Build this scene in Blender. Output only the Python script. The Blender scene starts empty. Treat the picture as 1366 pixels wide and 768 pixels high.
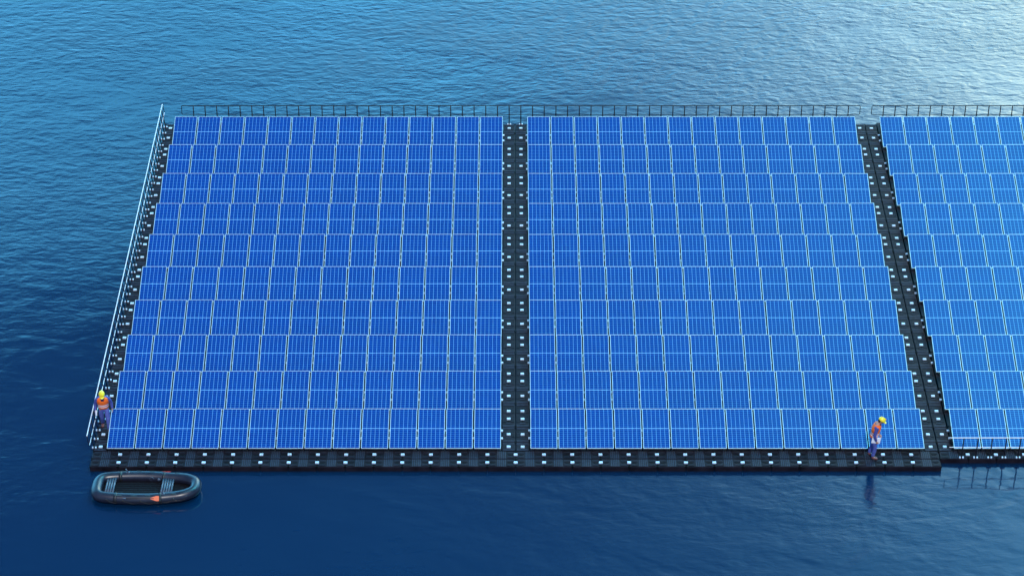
import bpy, bmesh, math, random
from mathutils import Vector, Matrix
random.seed(7)
R = math.radians
scene = bpy.context.scene
col = scene.collection

# ------------------------------------------------------------------ helpers
class MB:
    """collects shapes, builds ONE mesh object"""
    def __init__(s): s.bm = bmesh.new(); s.uv = None
    def box(s, x0, x1, y0, y1, z0, z1, bev=0.0, mat=0, M=None, taper=0.0):
        b = bmesh.new()
        vs = []
        for z, t in ((z0, 0), (z1, taper)):
            for x, y in ((x0+t, y0+t), (x1-t, y0+t), (x1-t, y1-t), (x0+t, y1-t)):
                vs.append(b.verts.new((x, y, z)))
        for f in ((3, 2, 1, 0), (4, 5, 6, 7), (0, 1, 5, 4), (1, 2, 6, 5), (2, 3, 7, 6), (3, 0, 4, 7)):
            b.faces.new([vs[i] for i in f])
        if bev > 0:
            bmesh.ops.bevel(b, geom=list(b.edges), offset=bev, segments=2, affect='EDGES', profile=.5)
        if M is not None: bmesh.ops.transform(b, matrix=M, verts=b.verts)
        s.add(b, mat)
    def add(s, b, mat=0):
        for f in b.faces: f.material_index = mat
        me = bpy.data.meshes.new('tmp'); b.to_mesh(me); b.free()
        s.bm.from_mesh(me); bpy.data.meshes.remove(me)
    def tube(s, pts, r, n=8, mat=0, closed=False, rs=None):
        pts = [Vector(p) for p in pts]; b = bmesh.new(); N = len(pts); rings = []
        up = Vector((0, 0, 1)); prev = None
        for i, p in enumerate(pts):
            if closed: t = (pts[(i+1) % N]-pts[i-1]).normalized()
            else: t = (pts[min(i+1, N-1)]-pts[max(i-1, 0)]).normalized()
            if prev is None:
                a = up if abs(t.z) < .9 else Vector((1, 0, 0))
                u = (a-t*a.dot(t)).normalized()
            else: u = (prev-t*prev.dot(t)).normalized()
            prev = u; v = t.cross(u); rr = rs[i] if rs else r
            rings.append([b.verts.new(p+(u*math.cos(k*2*math.pi/n)+v*math.sin(k*2*math.pi/n))*rr) for k in range(n)])
        for i in range(N if closed else N-1):
            A, B = rings[i], rings[(i+1) % N]
            for k in range(n): b.faces.new((A[k], A[(k+1) % n], B[(k+1) % n], B[k]))
        if not closed: b.faces.new(rings[0][::-1]); b.faces.new(rings[-1])
        for f in b.faces: f.smooth = True
        s.add(b, mat)
    def ball(s, c, r, mat=0, seg=14, M=None):
        b = bmesh.new(); bmesh.ops.create_uvsphere(b, u_segments=seg, v_segments=max(6, seg*2//3), radius=1)
        if not hasattr(r, '__len__'): r = (r, r, r)
        bmesh.ops.scale(b, vec=r, verts=b.verts)
        if M is not None: bmesh.ops.transform(b, matrix=M, verts=b.verts)
        bmesh.ops.translate(b, vec=c, verts=b.verts)
        for f in b.faces: f.smooth = True
        s.add(b, mat)
    def mesh(s, name, mats):
        bmesh.ops.recalc_face_normals(s.bm, faces=s.bm.faces)
        me = bpy.data.meshes.new(name); s.bm.to_mesh(me); s.bm.free()
        for m in (mats if isinstance(mats, (list, tuple)) else [mats]): me.materials.append(m)
        return me
    def build(s, name, mats, parent=None, loc=(0, 0, 0), rot=(0, 0, 0)):
        return link(name, s.mesh(name, mats), parent, loc, rot)

def link(name, me, parent=None, loc=(0, 0, 0), rot=(0, 0, 0)):
    o = bpy.data.objects.new(name, me); col.objects.link(o)
    o.location = loc; o.rotation_euler = rot
    if parent: o.parent = parent
    return o
def tag(o, label=None, cat=None, group=None, kind=None):
    if label: o['label'] = label
    if cat: o['category'] = cat
    if group: o['group'] = group
    if kind: o['kind'] = kind
    return o
def copy_tree(o, parent=None):
    c = o.copy(); col.objects.link(c)
    if parent: c.parent = parent
    for ch in KIDS.get(o.name, []): copy_tree(ch, c)
    return c
KIDS = {}
def kid(name, me, parent, loc=(0, 0, 0), rot=(0, 0, 0)):
    o = link(name, me, parent, loc, rot); KIDS.setdefault(parent.name, []).append(o); return o
ORD = ['', 'first', 'second', 'third', 'fourth', 'fifth', 'sixth', 'seventh', 'eighth', 'ninth', 'tenth', 'eleventh',
       'twelfth', 'thirteenth', 'fourteenth', 'fifteenth', 'sixteenth', 'seventeenth', 'eighteenth', 'nineteenth',
       'twentieth', 'twenty-first', 'twenty-second', 'twenty-third', 'twenty-fourth', 'twenty-fifth', 'twenty-sixth',
       'twenty-seventh', 'twenty-eighth', 'twenty-ninth', 'thirtieth']

# ------------------------------------------------------------------ materials
def newmat(name):
    m = bpy.data.materials.new(name); m.use_nodes = True
    return m, m.node_tree.nodes, m.node_tree.links, m.node_tree.nodes['Principled BSDF']
def mth(N, L, op, a, b=None, c=None, clamp=False):
    n = N.new('ShaderNodeMath'); n.operation = op; n.use_clamp = clamp
    for i, v in enumerate((a, b, c)):
        if v is None: continue
        if isinstance(v, (int, float)): n.inputs[i].default_value = v
        else: L.new(v, n.inputs[i])
    return n.outputs[0]
def mixc(N, L, f, a, b):
    n = N.new('ShaderNodeMix'); n.data_type = 'RGBA'
    for i, v in ((0, f), (6, a), (7, b)):
        if isinstance(v, (int, float)): n.inputs[i].default_value = v
        elif isinstance(v, tuple): n.inputs[i].default_value = (*v, 1)
        else: L.new(v, n.inputs[i])
    return n.outputs[2]
def plain(name, c, rough=.5, metal=0, var=.15, vscale=8.0, bump=0.0, spec=None):
    m, N, L, P = newmat(name)
    tc = N.new('ShaderNodeTexCoord'); oi = N.new('ShaderNodeObjectInfo')
    no = N.new('ShaderNodeTexNoise'); no.inputs['Scale'].default_value = vscale; no.inputs['Detail'].default_value = 5
    ad = N.new('ShaderNodeVectorMath'); ad.operation = 'ADD'
    L.new(tc.outputs['Object'], ad.inputs[0]); L.new(oi.outputs['Location'], ad.inputs[1]); L.new(ad.outputs[0], no.inputs['Vector'])
    f = mth(N, L, 'MULTIPLY_ADD', no.outputs['Fac'], 2.0, -.5, clamp=True)
    lo = tuple(v*(1-var) for v in c); hi = tuple(min(1, v*(1+var)+.1*var*.1) for v in c)
    L.new(mixc(N, L, f, lo, hi), P.inputs['Base Color'])
    P.inputs['Metallic'].default_value = metal
    if spec is not None: P.inputs['Specular IOR Level'].default_value = spec
    L.new(mth(N, L, 'MULTIPLY_ADD', no.outputs['Fac'], .2, rough-.1, clamp=True), P.inputs['Roughness'])
    if bump:
        b = N.new('ShaderNodeBump'); b.inputs['Strength'].default_value = bump; b.inputs['Distance'].default_value = .01
        L.new(no.outputs['Fac'], b.inputs['Height']); L.new(b.outputs[0], P.inputs['Normal'])
    return m

M_float = plain('black_plastic', (.0075, .0058, .0105), .55, var=.45, vscale=3.0, bump=.1, spec=.08)
M_rib = plain('rib_gloss_plastic', (.018, .020, .036), .5, var=.4, vscale=9.0, spec=.15)  # paler base colour stands in for the gloss on the raised ribs
M_lug = plain('lug_plastic', (.002, .002, .003), .7, spec=.1)
M_pin = plain('pale_pin_plastic', (.46, .53, .62), .45, var=.12)
M_alu = plain('aluminium', (.47, .48, .52), .4, .4, var=.08, vscale=3)
M_rail = plain('galvanised_rail', (.66, .58, .57), .55, .0, var=.1)
M_post = plain('dark_steel', (.010, .010, .016), .5, spec=.2)
M_rubber = plain('grey_rubber', (.009, .010, .020), .36, var=.25, vscale=3)
M_boatin = plain('boat_floor', (.004, .004, .007), .7, spec=.15)
M_slat = plain('seat_slat', (.055, .07, .10), .4)
M_orange = plain('orange_blade', (.75, .10, .02), .45)
M_red = plain('red_blade', (.5, .02, .02), .45)
M_skin = plain('skin', (.45, .24, .17), .55)
M_yel = plain('helmet_yellow', (.85, .62, .02), .3, var=.05)
M_hiv = plain('vest_orange', (.95, .14, .006), .65, var=.1)
M_tape = plain('reflective_tape', (.8, .78, .76), .4, var=.05)
M_blue = plain('work_cloth_blue', (.05, .06, .24), .8, var=.3, vscale=14)
M_blue2 = plain('trouser_blue', (.07, .09, .30), .8, var=.3, vscale=14)
M_boot = plain('boot_brown', (.13, .03, .025), .5)
M_eye = plain('dark_eye', (.02, .015, .012), .3)
M_paper = plain('paper', (.78, .76, .78), .6, var=.05)
M_black = plain('black_rubber', (.008, .008, .01), .5)

PW, PL = .95, 1.726          # module width, length
FR = .019
def cell_material():
    m, N, L, P = newmat('solar_cells')
    uv = N.new('ShaderNodeUVMap'); sp = N.new('ShaderNodeSeparateXYZ'); L.new(uv.outputs[0], sp.inputs[0])
    U, V = sp.outputs[0], sp.outputs[1]
    cw = (PW-2*FR)/6; ch = (PL-2*FR)/20
    def lines(x, pitch, w):          # 1 on the line
        fr = mth(N, L, 'FRACT', mth(N, L, 'DIVIDE', x, pitch))
        d = mth(N, L, 'ABSOLUTE', mth(N, L, 'SUBTRACT', fr, .5))
        return mth(N, L, 'GREATER_THAN', d, .5-w/pitch/2)
    v1 = lines(U, cw, .0125); h1 = lines(V, ch, .014)
    bus = lines(mth(N, L, 'ADD', U, cw/6), cw/3, .0022)
    mid = mth(N, L, 'LESS_THAN', mth(N, L, 'ABSOLUTE', mth(N, L, 'SUBTRACT', V, (PL-2*FR)/2)), .012)
    # every cell its own faint tone
    cb = N.new('ShaderNodeCombineXYZ')
    L.new(mth(N, L, 'FLOOR', mth(N, L, 'DIVIDE', U, cw)), cb.inputs[0])
    L.new(mth(N, L, 'FLOOR', mth(N, L, 'DIVIDE', V, ch)), cb.inputs[1])
    oi = N.new('ShaderNodeObjectInfo'); L.new(oi.outputs['Random'], cb.inputs[2])
    wn = N.new('ShaderNodeTexWhiteNoise'); L.new(cb.outputs[0], wn.inputs[0])
    no = N.new('ShaderNodeTexNoise'); no.inputs['Scale'].default_value = 2.5
    av = N.new('ShaderNodeVectorMath'); av.operation = 'ADD'
    L.new(uv.outputs[0], av.inputs[0]); L.new(oi.outputs['Location'], av.inputs[1]); L.new(av.outputs[0], no.inputs[0])
    tone = mth(N, L, 'MULTIPLY_ADD', no.outputs[0], .6, mth(N, L, 'MULTIPLY', wn.outputs[0], .3), clamp=True)
    tone = mth(N, L, 'MULTIPLY_ADD', oi.outputs['Random'], .2, tone, clamp=True)
    base = mixc(N, L, tone, (.0, .017, .135), (.0, .028, .20))
    c = mixc(N, L, mth(N, L, 'MULTIPLY', bus, .35), base, (.05, .15, .35))
    c = mixc(N, L, mth(N, L, 'MULTIPLY', h1, .75), c, (.04, .18, .44))
    c = mixc(N, L, mth(N, L, 'MULTIPLY', v1, .85), c, (.13, .33, .58))
    c = mixc(N, L, mth(N, L, 'MULTIPLY', mid, .9), c, (.20, .42, .66))
    L.new(c, P.inputs['Base Color'])
    P.inputs['Roughness'].default_value = .22
    P.inputs['IOR'].default_value = 1.33
    return m
M_cell = cell_material()

def water_material():
    m, N, L, P = newmat('lake_water')
    geo = N.new('ShaderNodeNewGeometry')
    def mapped(sx, sy, rz=0, dx=0):
        mp = N.new('ShaderNodeMapping'); mp.inputs['Scale'].default_value = (sx, sy, 1)
        mp.inputs['Rotation'].default_value[2] = R(rz); mp.inputs['Location'].default_value = (dx, dx*.7, 0)
        L.new(geo.outputs['Position'], mp.inputs[0]); return mp.outputs[0]
    def noise(vec, scale, det=2.0, rough=.5, dist=0.0):
        n = N.new('ShaderNodeTexNoise'); n.inputs['Scale'].default_value = scale
        n.inputs['Detail'].default_value = det; n.inputs['Roughness'].default_value = rough
        n.inputs['Distortion'].default_value = dist
        L.new(vec, n.inputs['Vector']); return n.outputs['Fac']
    rip = noise(mapped(.5, 1.0, 4), 3.3, 2, .5, .4)
    rip2 = noise(mapped(.5, 1.0, -12, 5), 5.5, 2, .5, .3)
    swl = noise(mapped(.6, 1.0, 8, 9), .75, 2, .5, .6)
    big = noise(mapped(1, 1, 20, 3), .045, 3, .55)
    patch = noise(mapped(.8, 1, -25, 31), .11, 3, .6)
    # calm water lies in the lee close to the array and on its near side, the open lake is rippled
    sp = N.new('ShaderNodeSeparateXYZ'); L.new(geo.outputs['Position'], sp.inputs[0])
    open_ = mth(N, L, 'MULTIPLY_ADD', sp.outputs[1], 1/34, .12, clamp=True)
    pt = mth(N, L, 'MULTIPLY_ADD', patch, 3.0, -.95, clamp=True)
    act = mth(N, L, 'MULTIPLY', mth(N, L, 'ADD', open_, .36), mth(N, L, 'MULTIPLY_ADD', pt, 1.05, .28))
    h = mth(N, L, 'MULTIPLY_ADD', rip2, .27, mth(N, L, 'MULTIPLY', rip, 1.0))
    h = mth(N, L, 'MULTIPLY', h, act)
    h = mth(N, L, 'MULTIPLY_ADD', swl, .95, h)
    bp = N.new('ShaderNodeBump'); bp.inputs['Strength'].default_value = 1.0; bp.inputs['Distance'].default_value = .022
    L.new(h, bp.inputs['Height']); L.new(bp.outputs[0], P.inputs['Normal'])
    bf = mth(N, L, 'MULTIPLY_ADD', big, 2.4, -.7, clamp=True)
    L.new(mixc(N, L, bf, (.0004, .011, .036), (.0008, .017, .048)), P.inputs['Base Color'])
    L.new(mth(N, L, 'MULTIPLY_ADD', act, .16, .05, clamp=True), P.inputs['Roughness'])
    P.inputs['IOR'].default_value = 1.53
    return m
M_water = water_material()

# ------------------------------------------------------------------ the lake
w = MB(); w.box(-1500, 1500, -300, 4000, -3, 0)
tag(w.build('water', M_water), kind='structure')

# ------------------------------------------------------------------ floats
DZ = .20          # deck level above water
def float_mesh(wx, ly, style):
    """black blow-moulded pontoon, centre origin, top at z=0; style 'across' = grip ribs in the middle, 'along' = ribs at both ends"""
    g = .006; b = MB(); hx, hy = wx/2-g, ly/2-g
    b.box(-hx, hx, -hy, hy, -.27, 0, bev=.022, mat=0, taper=.004)
    if style == 'across':
        for k in range(5):
            x = -.13+k*.065
            b.box(x-.020, x+.020, -hy+.02, hy-.02, -.004, .014, bev=.005, mat=1)
        for s in (-1, 1):       # tread pans either side of the ribs
            b.box(s*.315-.115, s*.315+.115, -hy+.045, -.035, -.004, .012, bev=.006, mat=0)
            b.box(s*.315-.115, s*.315+.115, .035, hy-.045, -.004, .012, bev=.006, mat=0)
            b.box(s*.315-.07, s*.315+.07, -.022, .022, -.004, .005, bev=.003, mat=2)
            for q in range(5):
                for yy_ in (-.12, .12): b.box(s*.315-.09+q*.04, s*.315-.07+q*.04, yy_-.012, yy_+.012, .008, .022, mat=1)
    else:
        for s in (-1, 1):
            for k in range(2):
                y = s*(hy-.035-k*.055)
                b.box(-hx+.03, hx-.03, y-.018, y+.018, -.004, .014, bev=.005, mat=1)
        n = 2 if ly > 1.2 else 1
        yy = [0] if n == 1 else [-ly*.2, ly*.2]
        for y in yy:
            for s in (-1, 1):
                b.box(s*.145-.075, s*.145+.075, y-.13, y+.13, -.004, .012, bev=.006, mat=0)
            b.box(-.10, .10, y-.20, y-.165, -.004, .016, bev=.004, mat=1)
            b.box(-.03, .03, y-.16, y+.16, -.004, .004, bev=.002, mat=2)
            for s in (-1, 1):
                for q in range(3): b.box(s*.145-.05+q*.04, s*.145-.03+q*.04, y+.07, y+.09, .008, .02, mat=1)
                b.box(s*.17-.03, s*.17+.03, y+.145, y+.185, -.004, .003, mat=2)
    for sx in (-1, 1):          # coupling lugs at the corners
        for sy in (-1, 1):
            b.box(sx*hx-.035*(sx > 0)-.0, sx*hx+.035*(sx < 0), sy*hy-.06*(sy > 0), sy*hy+.06*(sy < 0), -.05, .019, bev=.006, mat=2)
    return b.mesh('float', [M_float, M_rib, M_lug])
def pin_mesh(wx=.135, wy=.105):
    b = MB(); b.box(-wx/2, wx/2, -wy/2, wy/2, -.02, .035, bev=.012)
    return b.mesh('connector_pin', M_pin)
ME_pin = pin_mesh()
GROUP_F = 'black walkway floats carrying the white connector pins'
FM = {}
def place_float(x, y, wx, ly, style, pins, label):
    key = (round(wx, 3), round(ly, 3), style)
    if key not in FM: FM[key] = float_mesh(wx, ly, style)
    o = link('walkway_float', FM[key], None, (x, y, DZ+random.uniform(-.004, .004)), (random.uniform(-.006, .006), random.uniform(-.006, .006), 0))
    tag(o, label, 'float', GROUP_F)
    for px, py in pins: link('connector_pin', ME_pin, o, (px, py, .012))
    return o

D = 2.26
# the three aisles running away from the camera: five columns of floats
cols_ = [(-14.75, 'in the aisle along the left railing'),
         (-.25, 'left column of aisle between left and middle blocks'),
         (.25, 'right column of aisle between left and middle blocks'),
         (14.75, 'left column of aisle between middle and right blocks'),
         (15.25, 'right column of aisle between middle and right blocks')]
segs = [(.10, .59, 1)]
for k in range(10):
    segs.append((.59+k*D, 1.46+k*D, 1))
    if k < 9: segs.append((1.46+k*D, 2.85+k*D, 2))
segs.append((21.80, 22.52, 1))
for cx, where in cols_:
    for i, (a, b, n) in enumerate(segs):
        pins = [(0, 0)] if n == 1 else [(0, -.23), (0, .23)]
        if i == 0: pins = [(0, -.03)]
        place_float(cx, (a+b)/2, .5, b-a, 'along', pins, 'black float %s from the front, %s' % (ORD[i+1], where))
# the two rows across the front
for row, (a, b, nm) in enumerate(((-.35, .10, 'inner'), (-.80, -.35, 'outer'))):
    for i in range(30):
        x = -14.5+i
        pins = [(.5, 0)] if i < 29 else []
        place_float(x, (a+b)/2, 1.0, b-a, 'across', pins, 'ribbed black float %s from the left in %s row of front walkway' % (ORD[i+1], nm))
for i in range(4):
    place_float(15.5+i, -.125, 1.0, .45, 'across', [(.5, 0)], 'ribbed black float under the front right railing, %s from its left end' % ORD[i+1])

# ------------------------------------------------------------------ solar panels
TILT = R(16.69); ZF = .40-DZ         # front edge above deck
CT, ST = math.cos(TILT), math.sin(TILT)
def add_panel_glass(bm, uvl, M):
    vs = [bm.verts.new(M @ Vector(p)) for p in ((-PW/2+FR, FR, .001), (PW/2-FR, FR, .001), (PW/2-FR, PL-FR, .001), (-PW/2+FR, PL-FR, .001))]
    lo = [bm.verts.new(M @ Vector(p)) for p in ((-PW/2+FR, FR, -.006), (PW/2-FR, FR, -.006), (PW/2-FR, PL-FR, -.006), (-PW/2+FR, PL-FR, -.006))]
    f = bm.faces.new(vs); uvs = ((0, 0), (PW-2*FR, 0), (PW-2*FR, PL-2*FR), (0, PL-2*FR))
    for l, c in zip(f.loops, uvs): l[uvl].uv = c
    g = bm.faces.new(lo[::-1])
    for l in g.loops: l[uvl].uv = (.02, .02)
    return f
def glass_mesh():
    bm = bmesh.new(); uvl = bm.loops.layers.uv.new('UVMap'); add_panel_glass(bm, uvl, Matrix())
    me = bpy.data.meshes.new('cell_sheet'); bm.to_mesh(me); bm.free(); me.materials.append(M_cell); return me
def frame_boxes(b, M=None, mat=0):
    h = .0; t = -.035; w_ = PW/2
    b.box(-w_, w_, 0, FR, t, .006, bev=.002, mat=mat, M=M)
    b.box(-w_, w_, PL-FR, PL, t, .006, bev=.002, mat=mat, M=M)
    b.box(-w_, -w_+FR, FR, PL-FR, t, .006, bev=.002, mat=mat, M=M)
    b.box(w_-FR, w_, FR, PL-FR, t, .006, bev=.002, mat=mat, M=M)
def pfloat_boxes(b, M=None, o=0, only=3):
    # main float under the module and the small service float behind it
    if only & 1:
        b.box(-.485, .485, .115, 1.50, -.27, .0, bev=.03, mat=o, M=M)
        b.box(-.36, .36, .72, .92, -.01, .14, bev=.03, mat=o, M=M, taper=.02)
    if only & 2:
        b.box(-.47, .47, 1.53, 2.34, -.27, -.004, bev=.02, mat=o, M=M)
def bracket_boxes(b, s, M=None, mat=0):
    # front foot and rear leg of one side
    x = s*.33
    b.box(x-.02, x+.02, .09, .14, -.01, ZF+.0, bev=.004, mat=mat, M=M)
    yr = .08+1.35*CT
    b.box(x-.02, x+.02, yr, yr+.045, -.01, ZF+1.35*ST-.03, bev=.004, mat=mat, M=M)
    b.box(x-.018, x+.018, .14, yr, .001, .03, bev=.003, mat=mat, M=M)
def side_pin_boxes(b, s, M=None, mat=0):
    for y in (.80, 1.24) if M else (0,):
        x = s*.5 if M else 0
        b.box(x-.045, x+.045, y-.05, y+.05, .0, .045, bev=.012, mat=mat, M=M)

ME_glass = glass_mesh()
b = MB(); frame_boxes(b); ME_frame = b.mesh('frame', M_alu)
b = MB(); pfloat_boxes(b, only=1); ME_pf = b.mesh('float', M_float)
b = MB(); pfloat_boxes(b, only=2); ME_pf2 = b.mesh('service_float', M_float)
b = MB(); bracket_boxes(b, -1); ME_brL = b.mesh('bracket', M_post)
b = MB(); bracket_boxes(b, 1); ME_brR = b.mesh('bracket', M_post)
b = MB(); side_pin_boxes(b, 1); ME_sp = b.mesh('connector_pin', M_pin)

proto = bpy.data.objects.new('solar_panel', None); col.objects.link(proto)
fr = kid('frame', ME_frame, proto, (0, 0, ZF), (TILT, 0, 0))
kid('cell_sheet', ME_glass, proto, (0, 0, ZF), (TILT, 0, 0))
kid('float', ME_pf, proto); kid('service_float', ME_pf2, proto)
kid('bracket', ME_brL, proto); kid('bracket', ME_brR, proto)
kid('connector_pin', ME_sp, proto, (.5, .80, 0)); kid('connector_pin', ME_sp, proto, (.5, 1.24, 0))
GROUP_P = 'solar panels in rows on the floating array'
n3 = [3, 4, 4, 4, 5, 5, 6, 6, 7, 7]
spots = []
for r in range(10):
    for c in range(14): spots.append((r, -14+c, 'left', c))
    for c in range(14): spots.append((r, 1+c, 'middle', c))
    for c in range(n3[r]): spots.append((r, 16+c, 'right', c))
cut = [s for s in spots if s[0] < 9]
back = [s for s in spots if s[0] == 9]
room = 300-len(cut)
front = cut+back[:max(0, room)] if room > 0 else cut[:300]
rest = [s for s in spots if s not in front]
for i, (r, x, blk, c) in enumerate(front):
    o = proto if i == 0 else copy_tree(proto)
    o.location = (x, r*D, DZ); o.rotation_euler = (random.uniform(-.004, .004), random.uniform(-.005, .005), random.uniform(-.002, .002))
    rw = 'frontmost row' if r == 0 else ('backmost row' if r == 9 else '%s row from front' % ORD[r+1])
    tag(o, 'solar panel %s from left, %s of the %s block' % (ORD[c+1], rw, blk), 'solar panel', GROUP_P)
    if c == 0:
        for y in (.80, 1.24): link('connector_pin', ME_sp, o, (-.5, y, 0))
if rest:
    b = MB(); gb = bmesh.new(); uvl = gb.loops.layers.uv.new('UVMap')
    rb = MB()
    for (r, x, blk, c) in rest:
        T = Matrix.Translation((x, r*D, DZ)); TT = T @ Matrix.Translation((0, 0, ZF)) @ Matrix.Rotation(TILT, 4, 'X')
        frame_boxes(rb, TT, 1); pfloat_boxes(rb, T, 2)
        for s in (-1, 1): bracket_boxes(rb, s, T, 3)
        side_pin_boxes(rb, 1, T, 4)
        if c == 0: side_pin_boxes(rb, -1, T, 4)
        add_panel_glass(gb, uvl, TT)
    rb.bm.loops.layers.uv.new('UVMap')
    me = rb.mesh('solar_panels', [M_cell, M_alu, M_float, M_post, M_pin])
    gme = bpy.data.meshes.new('g'); gb.to_mesh(gme); gb.free()
    fb = bmesh.new(); fb.from_mesh(gme); fb.from_mesh(me); fb.to_mesh(me); fb.free(); bpy.data.meshes.remove(gme)
    o = link('solar_panels', me)
    tag(o, 'back-row blue solar panels of the middle and right blocks, farthest from the viewer', 'solar panels', None, 'stuff')
print('panels', len(front), 'rest', len(rest))

# ------------------------------------------------------------------ railings
def railing(name, P0, axis, length, posts, label, out, lean, rail_mat=None):
    """local u runs along the railing from P0; out = outward direction"""
    root = bpy.data.objects.new(name, None); col.objects.link(root); root.location = P0
    tag(root, label, 'railing', 'thin metal railings along the array edges')
    H, HM = .93, .50; A = Vector(axis); O = Vector(out)
    def pt(u, z): return A*u+O*(lean*z/H)+Vector((0, 0, z))
    r = .017; q = .05
    loop = [pt(q, H), pt(length-q, H)]
    t = MB(); t.tube([pt(q*.3, H-q*.3), pt(q, H), pt(length-q, H), pt(length-q*.3, H-q*.3)], .019, 8); t.build('top_rail', rail_mat or M_rail, root)
    t = MB(); t.tube([pt(q*.3, HM+q*.3), pt(q, HM), pt(length-q, HM), pt(length-q*.3, HM+q*.3)], .013, 8); t.build('middle_rail', rail_mat or M_rail, root)
    for e in (0, length):
        t = MB(); s = q*.3 if e == 0 else -q*.3
        t.tube([pt(e+s, HM+q*.3), pt(e, HM+q), pt(e, H-q), pt(e+s, H-q*.3)], .015, 8); t.build('end_bar', M_post, root)
    t = MB(); t.tube([pt(0, 0)-pt(0, 0), pt(0, HM)-pt(0, 0), pt(0, H)-pt(0, 0)], .022, 8); pm = t.mesh('post', M_post)
    t = MB()
    t.box(-.028, .028, -.035, .035, -.01, .055, bev=.010)
    fm = t.mesh('foot_clamp', M_pin)
    t = MB(); t.box(-.08, .08, -.04, .04, -.02, .008, bev=.004); bm_ = t.mesh('foot_plate', M_post)
    for u in posts:
        p = link('post', pm, root, A*u)
        for s in (-1, 1): link('foot_clamp', fm, p, (s*.052, 0, 0))
        link('foot_plate', bm_, p)
    return root
railing('side_railing', (-14.965, -.25, DZ+.01), (0, 1, 0), 22.9, [.5+.5*k for k in range(45)], 'pale metal railing running along the left edge of the array', (-1, 0, 0), .11)
railing('edge_railing', (-14.25, 22.47, DZ+.01), (1, 0, 0), 29.0, [.5+.5*k for k in range(57)], 'long dark metal railing behind the left and middle panel blocks', (0, 1, 0), .03, M_post)
railing('edge_railing', (15.25, 22.47, DZ+.01), (1, 0, 0), 8.0, [.5+.5*k for k in range(15)], 'dark metal railing behind the right panel block', (0, 1, 0), .03, M_post)
railing('edge_railing', (15.25, -.31, DZ+.01), (1, 0, 0), 4.0, [.5+.5*k for k in range(7)], 'short metal railing in front of the right panel block', (0, -1, 0), .03)

# ------------------------------------------------------------------ inflatable boat
def catmull(P, n, closed=True):
    out = []; N = len(P)
    for i in range(N if closed else N-1):
        p0, p1, p2, p3 = (Vector(P[(i+k-1) % N]) if closed else Vector(P[min(max(i+k-1, 0), N-1)]) for k in range(4))
        for j in range(n):
            t = j/n
            out.append(.5*((2*p1)+(p2-p0)*t+(2*p0-5*p1+4*p2-p3)*t*t+(3*p1-p0-3*p2+p3)*t**3))
    if not closed: out.append(Vector(P[-1]))
    return out
boat = bpy.data.objects.new('inflatable_boat', None); col.objects.link(boat)
BOAT = Vector((-12.80, -1.93, 0)); boat.location = BOAT; boat.rotation_euler = (0, 0, R(-1))
tag(boat, 'dark grey inflatable rowing boat moored at the front left corner of the array', 'boat')
zc = .19
half = [(-1.76, 0), (-1.74, .28), (-1.62, .47), (-1.25, .56), (-.5, .61), (.2, .60), (.8, .53), (1.28, .45), (1.60, .25)]
path = [(x, y, zc+max(0, x-.6)*.07) for x, y in half]+[(1.67, 0, zc+.075)]+[(x, -y, zc+max(0, x-.6)*.07) for x, y in reversed(half[1:])]
ring = catmull(path, 6)
t = MB(); t.tube(ring, .198, 20, closed=True); t.build('hull', M_rubber, boat)
# seams round the tube
for x_, s_ in ((-1.05, 1), (-1.05, -1), (.55, 1), (.55, -1)):
    i = min(range(len(ring)), key=lambda k: (ring[k].x-x_)**2+(0 if ring[k].y*s_ > 0 else 9))
    t = MB(); t.tube([ring[i-1]*.5+ring[i]*.5, ring[i]*.5+ring[(i+1) % len(ring)]*.5], .200, 20); t.build('seam_band', M_black, boat)
t = MB()
fl = [(p.x*.93, p.y*.9) for p in ring]
bmf = bmesh.new(); f = bmf.faces.new([bmf.verts.new((x, y, .10)) for x, y in fl]); t.add(bmf)
for k in range(9):
    y = -.44+k*.11; xe = 1.35-abs(y)*.9
    t.box(-1.45, xe, y-.045, y+.045, .098, .118, bev=.006)
t.build('floor', M_boatin, boat)
for cx, n in ((-1.30, 4), (.68, 5)):
    t = MB(); wy = .44 if cx < 0 else .42
    for k in range(n):
        x = cx+(k-(n-1)/2)*.085
        t.tube([(x, -wy, .27), (x, wy, .27)], .036, 10)
    for y in (-.25, .25): t.box(cx-n*.042, cx+n*.042, y-.02, y+.02, .238, .262)
    t.build('seat', M_slat, boat)
def side_pt(x, s, ang, rad=.2):
    rad += .012
    i = min(range(len(ring)), key=lambda k: abs(ring[k].x-x)+(0 if ring[k].y*s > 0 else 9))
    c = ring[i]; return c+Vector((0, s*math.sin(R(ang))*rad, math.cos(R(ang))*rad))
for s in (-1, 1):
    t = MB(); pts = []
    xs = [-1.3, -.75, -.1, .5, 1.0, 1.4]
    ctrl = []
    for a, bb in zip(xs[:-1], xs[1:]):
        ctrl.append(side_pt(a, s, 78, .20)); ctrl.append(side_pt((a+bb)/2, s, 104, .205))
    ctrl.append(side_pt(xs[-1], s, 78, .20))
    t.tube(catmull(ctrl, 5, False), .008, 6); t.build('grab_line', M_black, boat)
    for x in xs:
        p = side_pt(x, s, 72, .183); t = MB(); t.ball(p, (.045, .028, .03)); t.build('rope_patch', M_black, boat)
    # oarlocks
    p = side_pt(.60 if s < 0 else -.70, s, 0, .185); t = MB()
    t.box(p.x-.06, p.x+.06, p.y-.05, p.y+.05, p.z-.015, p.z+.02, bev=.008)
    t.tube([p+Vector((0, 0, .0)), p+Vector((-.03, 0, .07)), p+Vector((-.07, 0, .14))], .022, 8); t.build('oarlock', M_slat, boat)
    for x in (-.35, .12, 1.0, -.95):
        p = side_pt(x, s, 18, .186); t = MB(); t.box(p.x-.09, p.x+.09, p.y-.03, p.y+.03, p.z-.02, p.z+.008, bev=.008); t.build('handle_patch', M_black, boat)
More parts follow.
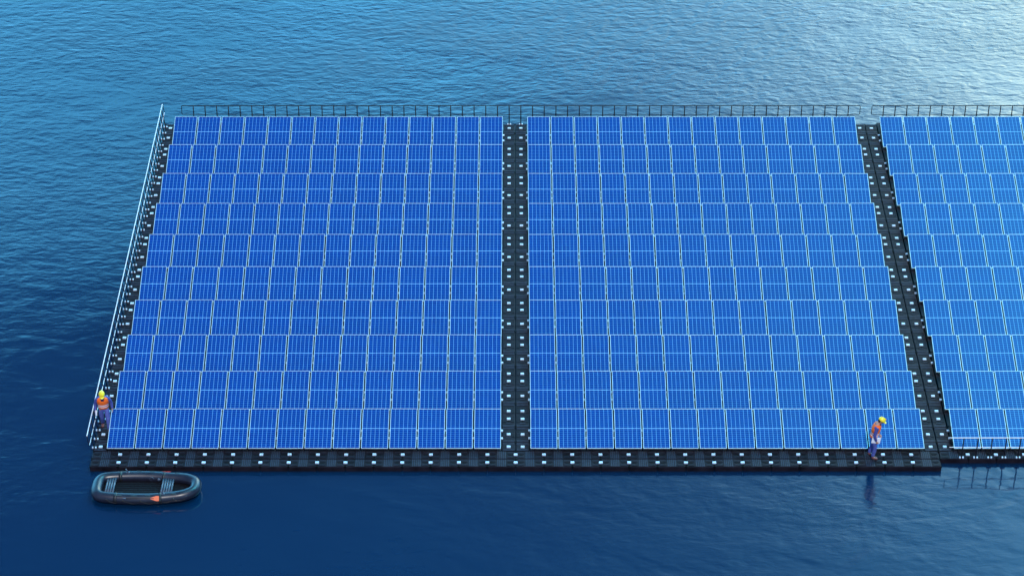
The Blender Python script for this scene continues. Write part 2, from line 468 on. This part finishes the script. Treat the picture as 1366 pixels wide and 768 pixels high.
for (x, y, z) in ((-1.83, .1, .26), (-1.83, -.15, .26)):
    t = MB(); t.ball((x, y, z+.03), .022); t.build('valve', M_black, boat)
t = MB(); t.ball((.34, .36, .26), (.055, .04, .055)); t.build('valve', M_slat, boat)
t = MB(); t.tube([(.08+.07*math.cos(a*math.pi/8), .42, .24+.07*math.sin(a*math.pi/8)) for a in range(16)], .012, 6, closed=True); t.build('grab_ring', M_slat, boat)
def oar(loc, rz, blade, label):
    root = bpy.data.objects.new('oar', None); col.objects.link(root); root.location = loc; root.rotation_euler = (0, 0, rz)
    tag(root, label, 'oar', 'oars strapped along the inflatable boat')
    t = MB(); t.tube([(-.85, 0, 0), (0, 0, 0), (.12, 0, 0)], .017, 8); t.build('shaft', M_black, root)
    t = MB(); bm2 = bmesh.new()
    prof = [(0, .02), (.10, .055), (.20, .088), (.28, .09), (.30, .08)]
    pl = [(x, y) for x, y in prof]+[(x, -y) for x, y in reversed(prof)]
    Mx = Matrix.Rotation(R(48 if label.startswith('orange') else -40), 4, 'X')
    up = [bm2.verts.new(Mx @ Vector((x, y, .010))) for x, y in pl]; dn = [bm2.verts.new(Mx @ Vector((x, y, -.010))) for x, y in pl]
    bm2.faces.new(up); bm2.faces.new(dn[::-1])
    for k in range(len(pl)):
        j = (k+1) % len(pl); bm2.faces.new((up[j], up[k], dn[k], dn[j]))
    t.add(bm2); t.build('blade', blade, root)
    t = MB(); t.tube([(-.95, 0, 0), (-.84, 0, 0)], .024, 8); t.build('grip', M_slat, root)
oar(BOAT+Vector((.18, -.745, .325)), 0, M_orange, 'orange bladed oar on the near side of the inflatable boat')
oar(BOAT+Vector((.42, .73, .315)), 0, M_red, 'red bladed oar on the far side of the inflatable boat, mostly hidden')

# ------------------------------------------------------------------ people
def skin_into(mb, verts, edges, radii, root=0, sub=2, mat=0):
    me = bpy.data.meshes.new('sk'); me.from_pydata([tuple(v) for v in verts], edges, [])
    o = bpy.data.objects.new('sk', me); col.objects.link(o)
    m = o.modifiers.new('s', 'SKIN'); m.use_smooth_shade = True
    for i, v in enumerate(me.skin_vertices[0].data):
        r = radii[i]; v.radius = (r, r) if not hasattr(r, '__len__') else r
        v.use_root = (i == root)
    s = o.modifiers.new('u', 'SUBSURF'); s.levels = sub; s.render_levels = sub
    dg = bpy.context.evaluated_depsgraph_get(); ev = o.evaluated_get(dg)
    m2 = bpy.data.meshes.new_from_object(ev); bb = bmesh.new(); bb.from_mesh(m2)
    for f in bb.faces: f.smooth = True
    mb.add(bb, mat)
    bpy.data.objects.remove(o); bpy.data.meshes.remove(me); bpy.data.meshes.remove(m2)
def person(loc, rz, pose, label, paper):
    """local: faces -Y, person's right hand at -X"""
    root = bpy.data.objects.new('person', None); col.objects.link(root); root.location = loc; root.rotation_euler = (0, 0, rz)
    tag(root, label, 'person', None)
    J = {k: Vector(v) for k, v in pose.items() if k != 'pitch'}
    V = Vector
    body = MB()
    names = ['pelvis', 'waist', 'chest', 'neck0', 'neck', 'headb', 'shL', 'elL', 'wrL', 'paL', 'shR', 'elR', 'wrR', 'paR', 'hipL', 'knL', 'anL', 'toL', 'hipR', 'knR', 'anR', 'toR']
    rad = [.12, .115, .125, .085, .055, .06, .06, .042, .028, (.036, .02), .06, .042, .028, (.036, .02), .085, .058, .04, .025, .085, .058, .04, .025]
    E_ = [('pelvis', 'waist'), ('waist', 'chest'), ('chest', 'neck0'), ('neck0', 'neck'), ('neck', 'headb'), ('neck0', 'shL'), ('shL', 'elL'), ('elL', 'wrL'), ('wrL', 'paL'),
          ('neck0', 'shR'), ('shR', 'elR'), ('elR', 'wrR'), ('wrR', 'paR'), ('pelvis', 'hipL'), ('hipL', 'knL'), ('knL', 'anL'), ('anL', 'toL'), ('pelvis', 'hipR'), ('hipR', 'knR'), ('knR', 'anR'), ('anR', 'toR')]
    ix = {n: i for i, n in enumerate(names)}
    skin_into(body, [J[n] for n in names], [(ix[a], ix[c]) for a, c in E_], rad)
    # fingers
    for s, sg in (('L', 1), ('R', -1)):
        d = (J['pa'+s]-J['wr'+s]).normalized(); fwd = V((0, -1, 0)); fwd = (fwd-d*fwd.dot(d)).normalized(); side = V((-sg, 0, 0))
        for k, ln in enumerate((.070, .080, .074, .058)):
            p0 = J['pa'+s]+fwd*(.027-.018*k)-d*.01
            p1 = p0+d*ln*.5; p2 = p1+(d*.8+side*.5).normalized()*ln*.3; p3 = p2+(d*.4+side*.8).normalized()*ln*.25
            skin_into(body, [p0, p1, p2, p3], [(0, 1), (1, 2), (2, 3)], [.010, .009, .0085, .007], sub=1)
        p0 = J['wr'+s]+d*.03+fwd*.015; p1 = p0+d*.03+fwd*.03; p2 = p1+d*.035+side*.012
        skin_into(body, [p0, p1, p2], [(0, 1), (1, 2)], [.012, .011, .009], sub=1)
    # head
    hd = J['head']; ax = (hd-J['neck']).normalized(); pitch = pose['pitch']
    HM = Matrix.Rotation(pitch, 4, 'X')
    def hp(x, y, z): return hd+(HM @ V((x, y, z)))
    H3 = HM.to_3x3().to_4x4()
    body.ball(hp(0, .005, .02), (.078, .098, .108), M=H3, seg=20)
    body.ball(hp(0, -.022, -.045), (.058, .068, .070), M=H3, seg=16)
    body.ball(hp(0, -.100, -.012), (.014, .022, .026), M=H3, seg=8)     # nose
    for sg in (-1, 1): body.ball(hp(sg*.079, .01, -.005), (.012, .022, .034), M=H3, seg=8)
    body.build('body', M_skin, root)
    for sg in (-1, 1):
        t = MB(); t.ball(hp(sg*.030, -.082, .012), (.012, .010, .008), M=H3, seg=8); t.build('eye', M_eye, root)
    t = MB(); t.ball(hp(0, -.088, -.055), (.024, .007, .006), M=H3, seg=8); t.build('mouth', M_red, root)
    t = MB(); t.ball(hp(0, .045, -.01), (.080, .068, .085), M=H3, seg=14); t.build('hair', M_eye, root)
    # helmet with brim and ridge
    t = MB(); bmh = bmesh.new(); bmesh.ops.create_uvsphere(bmh, u_segments=24, v_segments=16, radius=1)
    bmesh.ops.delete(bmh, geom=[v for v in bmh.verts if v.co.z < -.05], context='VERTS')
    bmesh.ops.scale(bmh, vec=(.110, .138, .120), verts=bmh.verts)
    bmesh.ops.solidify(bmh, geom=list(bmh.faces), thickness=.006)
    bmesh.ops.transform(bmh, matrix=Matrix.Translation(hp(0, .0, .040)) @ H3, verts=bmh.verts)
    for f in bmh.faces: f.smooth = True
    t.add(bmh)
    t.ball(hp(0, -.125, .038), (.080, .075, .012), M=H3, seg=16)
    t.ball(hp(0, .0, .152), (.018, .12, .024), M=H3, seg=12)
    t.build('helmet', M_yel, root)
    # shirt
    t = MB()
    ns = ['waist', 'chest', 'neck0', 'neck', 'shL', 'elL', 'wrL', 'shR', 'elR', 'wrR', 'pelvis']
    rs = [(.150, .125), (.160, .130), (.115, .10), .062, .080, .060, .040, .080, .060, .040, (.150, .12)]
    ix = {n: i for i, n in enumerate(ns)}
    ed = [('pelvis', 'waist'), ('waist', 'chest'), ('chest', 'neck0'), ('neck0', 'neck'), ('neck0', 'shL'), ('shL', 'elL'), ('elL', 'wrL'), ('neck0', 'shR'), ('shR', 'elR'), ('elR', 'wrR')]
    pp = [J[n].copy() for n in ns]; pp[3] = J['neck0']*.45+J['neck']*.55
    skin_into(t, pp, [(ix[a], ix[c]) for a, c in ed], rs, root=0); t.build('shirt', M_blue, root)
    # trousers
    t = MB(); ns = ['waist', 'pelvis', 'hipL', 'knL', 'anL', 'hipR', 'knR', 'anR']
    rs = [(.150, .122), (.158, .13), .115, .080, .068, .115, .080, .068]
    ix = {n: i for i, n in enumerate(ns)}
    ed = [('waist', 'pelvis'), ('pelvis', 'hipL'), ('hipL', 'knL'), ('knL', 'anL'), ('pelvis', 'hipR'), ('hipR', 'knR'), ('knR', 'anR')]
    pp = [J[n].copy() for n in ns]; pp[0] = J['waist']*.4+J['pelvis']*.6
    skin_into(t, pp, [(ix[a], ix[c]) for a, c in ed], rs, root=1); t.build('trousers', M_blue2, root)
    # boots
    for s in 'LR':
        t = MB(); a, b_ = J['an'+s], J['to'+s]; dr = b_-a; dr.z = 0; dr.normalize()
        skin_into(t, [a+V((0, 0, .03)), a-V((0, 0, .035)), b_*.8+a*.2, b_+dr*.03], [(0, 1), (1, 2), (2, 3)], [.062, .060, (.060, .052), (.055, .046)], sub=2)
        t.build('boot', M_boot, root)
    # safety vest: shell round the torso, open V neck, tape bands
    t = MB(); n = 28
    lv = [('pelvis', .02, .185, .150), ('mid1', 0, .188, .152), ('waist', 0, .190, .152), ('mid2', 0, .215, .160), ('chest', 0, .235, .168), ('top', 0, .235, .155), ('neck0', .02, .205, .125), ('neck0', .06, .110, .095)]
    cs = {'pelvis': J['pelvis'], 'waist': J['waist'], 'chest': J['chest'], 'neck0': J['neck0']}
    cs['mid1'] = J['pelvis']*.5+J['waist']*.5; cs['mid2'] = J['waist']*.5+J['chest']*.5; cs['top'] = J['chest']*.45+J['neck0']*.55
    bmv = bmesh.new(); rings = []
    # refine levels by interpolation for crisp bands
    fine = []
    for (a, c) in zip(lv[:-1], lv[1:]):
        for j in range(4):
            k = j/4; ca = cs[a[0]]+V((0, 0, a[1])); cc = cs[c[0]]+V((0, 0, c[1]))
            fine.append((ca.lerp(cc, k), a[2]*(1-k)+c[2]*k, a[3]*(1-k)+c[3]*k))
    fine.append((cs['neck0']+V((0, 0, lv[-1][1])), lv[-1][2], lv[-1][3]))
    for c_, rx, ry in fine:
        rings.append([bmv.verts.new((c_.x+math.cos(2*math.pi*k/n)*rx*(1+.03*math.sin(5*k)), c_.y+math.sin(2*math.pi*k/n)*ry, c_.z)) for k in range(n)])
    for i in range(len(rings)-1):
        for k in range(n):
            f = bmv.faces.new((rings[i][k], rings[i][(k+1) % n], rings[i+1][(k+1) % n], rings[i+1][k]))
            f.smooth = True
            f.material_index = 1 if i in (5, 6, 9, 10) else 0
    # open V at the front (angle -90 deg) near the top
    kill = []
    for f in bmv.faces:
        c_ = f.calc_center_median(); ce = cs['neck0']; dx = abs(c_.x-ce.x); up_ = (c_.z-(cs['chest'].z+.02))
        if c_.y < ce.y-.02 and up_ > 0 and dx < up_*.42: kill.append(f)
    bmesh.ops.delete(bmv, geom=kill, context='FACES')
    bmesh.ops.solidify(bmv, geom=list(bmv.faces), thickness=.006)
    me = bpy.data.meshes.new('vest'); bmv.to_mesh(me); bmv.free()
    me.materials.append(M_hiv); me.materials.append(M_tape); link('safety_vest', me, root)
    return root
base = dict(pelvis=(0, 0, .97), waist=(0, 0, 1.12), chest=(0, 0, 1.32), neck0=(0, .0, 1.45), neck=(0, -.01, 1.54), headb=(0, -.02, 1.60), head=(0, -.03, 1.68),
            shL=(.19, 0, 1.43), elL=(.25, .03, 1.16), wrL=(.26, -.06, .93), paL=(.26, -.08, .86),
            shR=(-.19, 0, 1.43), elR=(-.25, .03, 1.16), wrR=(-.26, -.06, .93), paR=(-.26, -.08, .86),
            hipL=(.10, 0, .90), knL=(.11, -.03, .50), anL=(.11, .02, .10), toL=(.13, -.13, .05),
            hipR=(-.10, 0, .90), knR=(-.11, -.03, .50), anR=(-.11, .02, .10), toR=(-.13, -.13, .05), pitch=R(22))
pa = dict(base)       # walking towards the viewer, looking down
pa.update(knL=(.12, -.16, .54), anL=(.13, -.24, .12), toL=(.15, -.39, .06), knR=(-.10, .02, .50), anR=(-.10, .20, .13), toR=(-.11, .07, .05),
          waist=(0, -.02, 1.12), chest=(0, -.05, 1.32), neck0=(0, -.08, 1.45), neck=(0, -.11, 1.54), headb=(0, -.14, 1.59), head=(0, -.16, 1.66),
          shL=(.20, -.07, 1.42), shR=(-.20, -.07, 1.42), elL=(.29, -.01, 1.17), wrL=(.31, -.10, .95), paL=(.31, -.13, .88), elR=(-.28, -.03, 1.16), wrR=(-.29, -.14, .94), paR=(-.285, -.17, .87), pitch=R(28))
p1 = person((-14.70, 1.36, DZ+.012), R(8), pa, 'person in orange vest and yellow helmet walking beside the left railing', True)
pb = dict(base)       # head bowed, stepping along the front walkway, looking at the deck
pb.update(waist=(0, -.02, 1.12), chest=(0, -.04, 1.33), neck0=(0, -.07, 1.46), neck=(0, -.10, 1.55), headb=(0, -.14, 1.60), head=(0, -.18, 1.66),
          pelvis=(0, .02, .97), hipL=(.10, .02, .90), hipR=(-.10, .02, .90),
          shL=(.18, -.06, 1.43), shR=(-.18, -.06, 1.43), elL=(.22, -.06, 1.15), wrL=(.19, -.18, .92), paL=(.18, -.21, .85),
          elR=(-.24, -.01, 1.14), wrR=(-.22, -.09, .90), paR=(-.22, -.12, .83),
          knR=(-.10, -.07, .52), anR=(-.10, -.01, .11), toR=(-.11, -.17, .05), knL=(.10, .02, .52), anL=(.10, .13, .12), toL=(.10, .0, .05), pitch=R(32))
p2 = person((12.60, -.28, DZ+.012), R(80), pb, 'person in orange vest and yellow helmet looking down on the front walkway, holding white papers', True)
# sheets they carry
def sheet(loc, rot, sx, sz, label, n=1):
    t = MB()
    for k in range(n): t.box(-sx/2+k*.01, sx/2+k*.01, -.004+k*.010, .004+k*.010, -sz/2, sz/2, bev=.002)
    o = t.build('paper_sheet', M_paper, None, loc, rot); tag(o, label, 'paper'); return o
Rz = Matrix.Rotation(R(80), 4, 'Z')
q = Rz @ Vector((-.205, -.07, .945)) + Vector((12.60, -.28, DZ))
sheet(q, (R(0), R(6), R(0)), .30, .25, 'white papers held at the thigh by the person on the front walkway', 2)
q = Matrix.Rotation(R(8), 4, 'Z') @ Vector((-.262, -.22, .93)) + Vector((-14.70, 1.36, DZ))
sheet(q, (R(-8), R(4), R(12)), .06, .22, 'small white paper in the hand of the person beside the left railing')

# ------------------------------------------------------------------ light
SUN_EL, SUN_AZ = R(54), R(172)         # azimuth measured from +Y towards +X
sd = Vector((math.sin(SUN_AZ)*math.cos(SUN_EL), math.cos(SUN_AZ)*math.cos(SUN_EL), math.sin(SUN_EL)))
sun = bpy.data.lights.new('sun', 'SUN'); sun.energy = 2.0; sun.angle = R(5); sun.color = (1, .97, .93)
so = bpy.data.objects.new('sun', sun); col.objects.link(so); so.rotation_euler = (-sd).to_track_quat('-Z', 'Y').to_euler(); so.location = (40, 40, 60)
W = bpy.data.worlds.new('World'); scene.world = W; W.use_nodes = True
N, L = W.node_tree.nodes, W.node_tree.links
sky = N.new('ShaderNodeTexSky'); sky.sky_type = 'NISHITA'; sky.sun_disc = False
sky.sun_elevation = SUN_EL; sky.sun_rotation = SUN_AZ; sky.air_density = 1.0; sky.dust_density = .3; sky.ozone_density = 4
# unseen cloud bank added to brighten the water's reflection, brighter heap to the right
tc = N.new('ShaderNodeTexCoord'); nv = N.new('ShaderNodeVectorMath'); nv.operation = 'NORMALIZE'
L.new(tc.outputs['Generated'], nv.inputs[0]); dr = nv.outputs[0]
sx = N.new('ShaderNodeSeparateXYZ'); L.new(dr, sx.inputs[0])
elev = mth(N, L, 'ARCSINE', sx.outputs[2])
azim = mth(N, L, 'ARCTAN2', sx.outputs[0], sx.outputs[1])
no = N.new('ShaderNodeTexNoise'); no.inputs['Scale'].default_value = 5.5; no.inputs['Detail'].default_value = 4
L.new(dr, no.inputs['Vector'])
edge = mth(N, L, 'MULTIPLY_ADD', no.outputs[0], R(16), mth(N, L, 'SUBTRACT', elev, R(8)))
mr = N.new('ShaderNodeMapRange'); mr.interpolation_type = 'SMOOTHSTEP'
L.new(edge, mr.inputs[0]); mr.inputs[1].default_value = R(36.8); mr.inputs[2].default_value = R(26.8); mr.inputs[3].default_value = 0; mr.inputs[4].default_value = 1
az2 = N.new('ShaderNodeMapRange'); az2.interpolation_type = 'SMOOTHSTEP'
L.new(mth(N, L, 'ABSOLUTE', azim), az2.inputs[0]); az2.inputs[1].default_value = R(75); az2.inputs[2].default_value = R(35); az2.inputs[3].default_value = 0; az2.inputs[4].default_value = 1
bank = mth(N, L, 'MULTIPLY', mr.outputs[0], az2.outputs[0])
bn = N.new('ShaderNodeTexNoise'); bn.inputs['Scale'].default_value = 7.0; bn.inputs['Detail'].default_value = 2; L.new(dr, bn.inputs['Vector'])
bank = mth(N, L, 'MULTIPLY', bank, mth(N, L, 'MULTIPLY_ADD', bn.outputs[0], 2.4, -.25, clamp=False))
def heap(az, el, sig):
    n = N.new('ShaderNodeVectorMath'); n.operation = 'DOT_PRODUCT'; L.new(dr, n.inputs[0])
    n.inputs[1].default_value = (math.sin(R(az))*math.cos(R(el)), math.cos(R(az))*math.cos(R(el)), math.sin(R(el)))
    t = mth(N, L, 'ARCCOSINE', mth(N, L, 'MINIMUM', n.outputs['Value'], .99999))
    return mth(N, L, 'EXPONENT', mth(N, L, 'MULTIPLY', mth(N, L, 'POWER', mth(N, L, 'DIVIDE', t, R(sig)), 2.0), -1.0))
gap = heap(2.5, 28.5, 3.2); puff = heap(-4.5, 27.5, 2.6)  # bank dimmed and brightened to shape dark and pale patches on the water
bank = mth(N, L, 'MULTIPLY', bank, mth(N, L, 'MULTIPLY_ADD', puff, .45, mth(N, L, 'MULTIPLY_ADD', gap, -.6, 1.0)))
g1 = heap(20, 22, 9); g3 = heap(24, 30, 12)
def vscale(v, c):
    n = N.new('ShaderNodeVectorMath'); n.operation = 'SCALE'; n.inputs[0].default_value = c; L.new(v, n.inputs['Scale']); return n.outputs[0]
def vadd(a, b):
    n = N.new('ShaderNodeVectorMath'); n.operation = 'ADD'; L.new(a, n.inputs[0]); L.new(b, n.inputs[1]); return n.outputs[0]
BANK = (3.8, 20.0, 33.5); GLOW = (60.0, 42.0, -6.0); WIDE = (8.0, 31.0, 52.0)
tn = N.new('ShaderNodeVectorMath'); tn.operation = 'MULTIPLY'; L.new(sky.outputs[0], tn.inputs[0]); tn.inputs[1].default_value = (.5, .72, 1.0)
hd_ = Vector((.42, .33, .84)).normalized()      # unseen bright patch added high up to lighten the right-hand panels
dh = N.new('ShaderNodeVectorMath'); dh.operation = 'DOT_PRODUCT'; L.new(dr, dh.inputs[0]); dh.inputs[1].default_value = hd_
th2 = mth(N, L, 'ARCCOSINE', mth(N, L, 'MINIMUM', dh.outputs['Value'], .99999))
g2 = mth(N, L, 'EXPONENT', mth(N, L, 'MULTIPLY', mth(N, L, 'POWER', mth(N, L, 'DIVIDE', th2, R(13)), 2.0), -1.0))
g2 = mth(N, L, 'MULTIPLY', g2, mth(N, L, 'MULTIPLY_ADD', no.outputs[0], 1.0, .5))
HIGH = (15.0, 98.0, 130.0)
tot = vadd(vadd(vadd(tn.outputs[0], vscale(g2, HIGH)), vscale(bank, BANK)), vadd(vscale(g1, GLOW), vscale(g3, WIDE)))
L.new(tot, N['Background'].inputs[0]); N['Background'].inputs[1].default_value = .12

# ------------------------------------------------------------------ camera
cam = bpy.data.cameras.new('camera'); co = bpy.data.objects.new('camera', cam); col.objects.link(co)
cam.sensor_width = 36; cam.lens = 3297.1/1366*36; cam.clip_end = 8000; cam.clip_start = 1
co.location = (-.129, -68.621, 54.574+.40); co.rotation_euler = (R(90-34.787), 0, 0)
scene.camera = co
vs = scene.view_settings; vs.view_transform = 'Standard'; vs.look = 'None'; vs.exposure = .4; vs.gamma = 1
scene.render.engine = 'CYCLES'
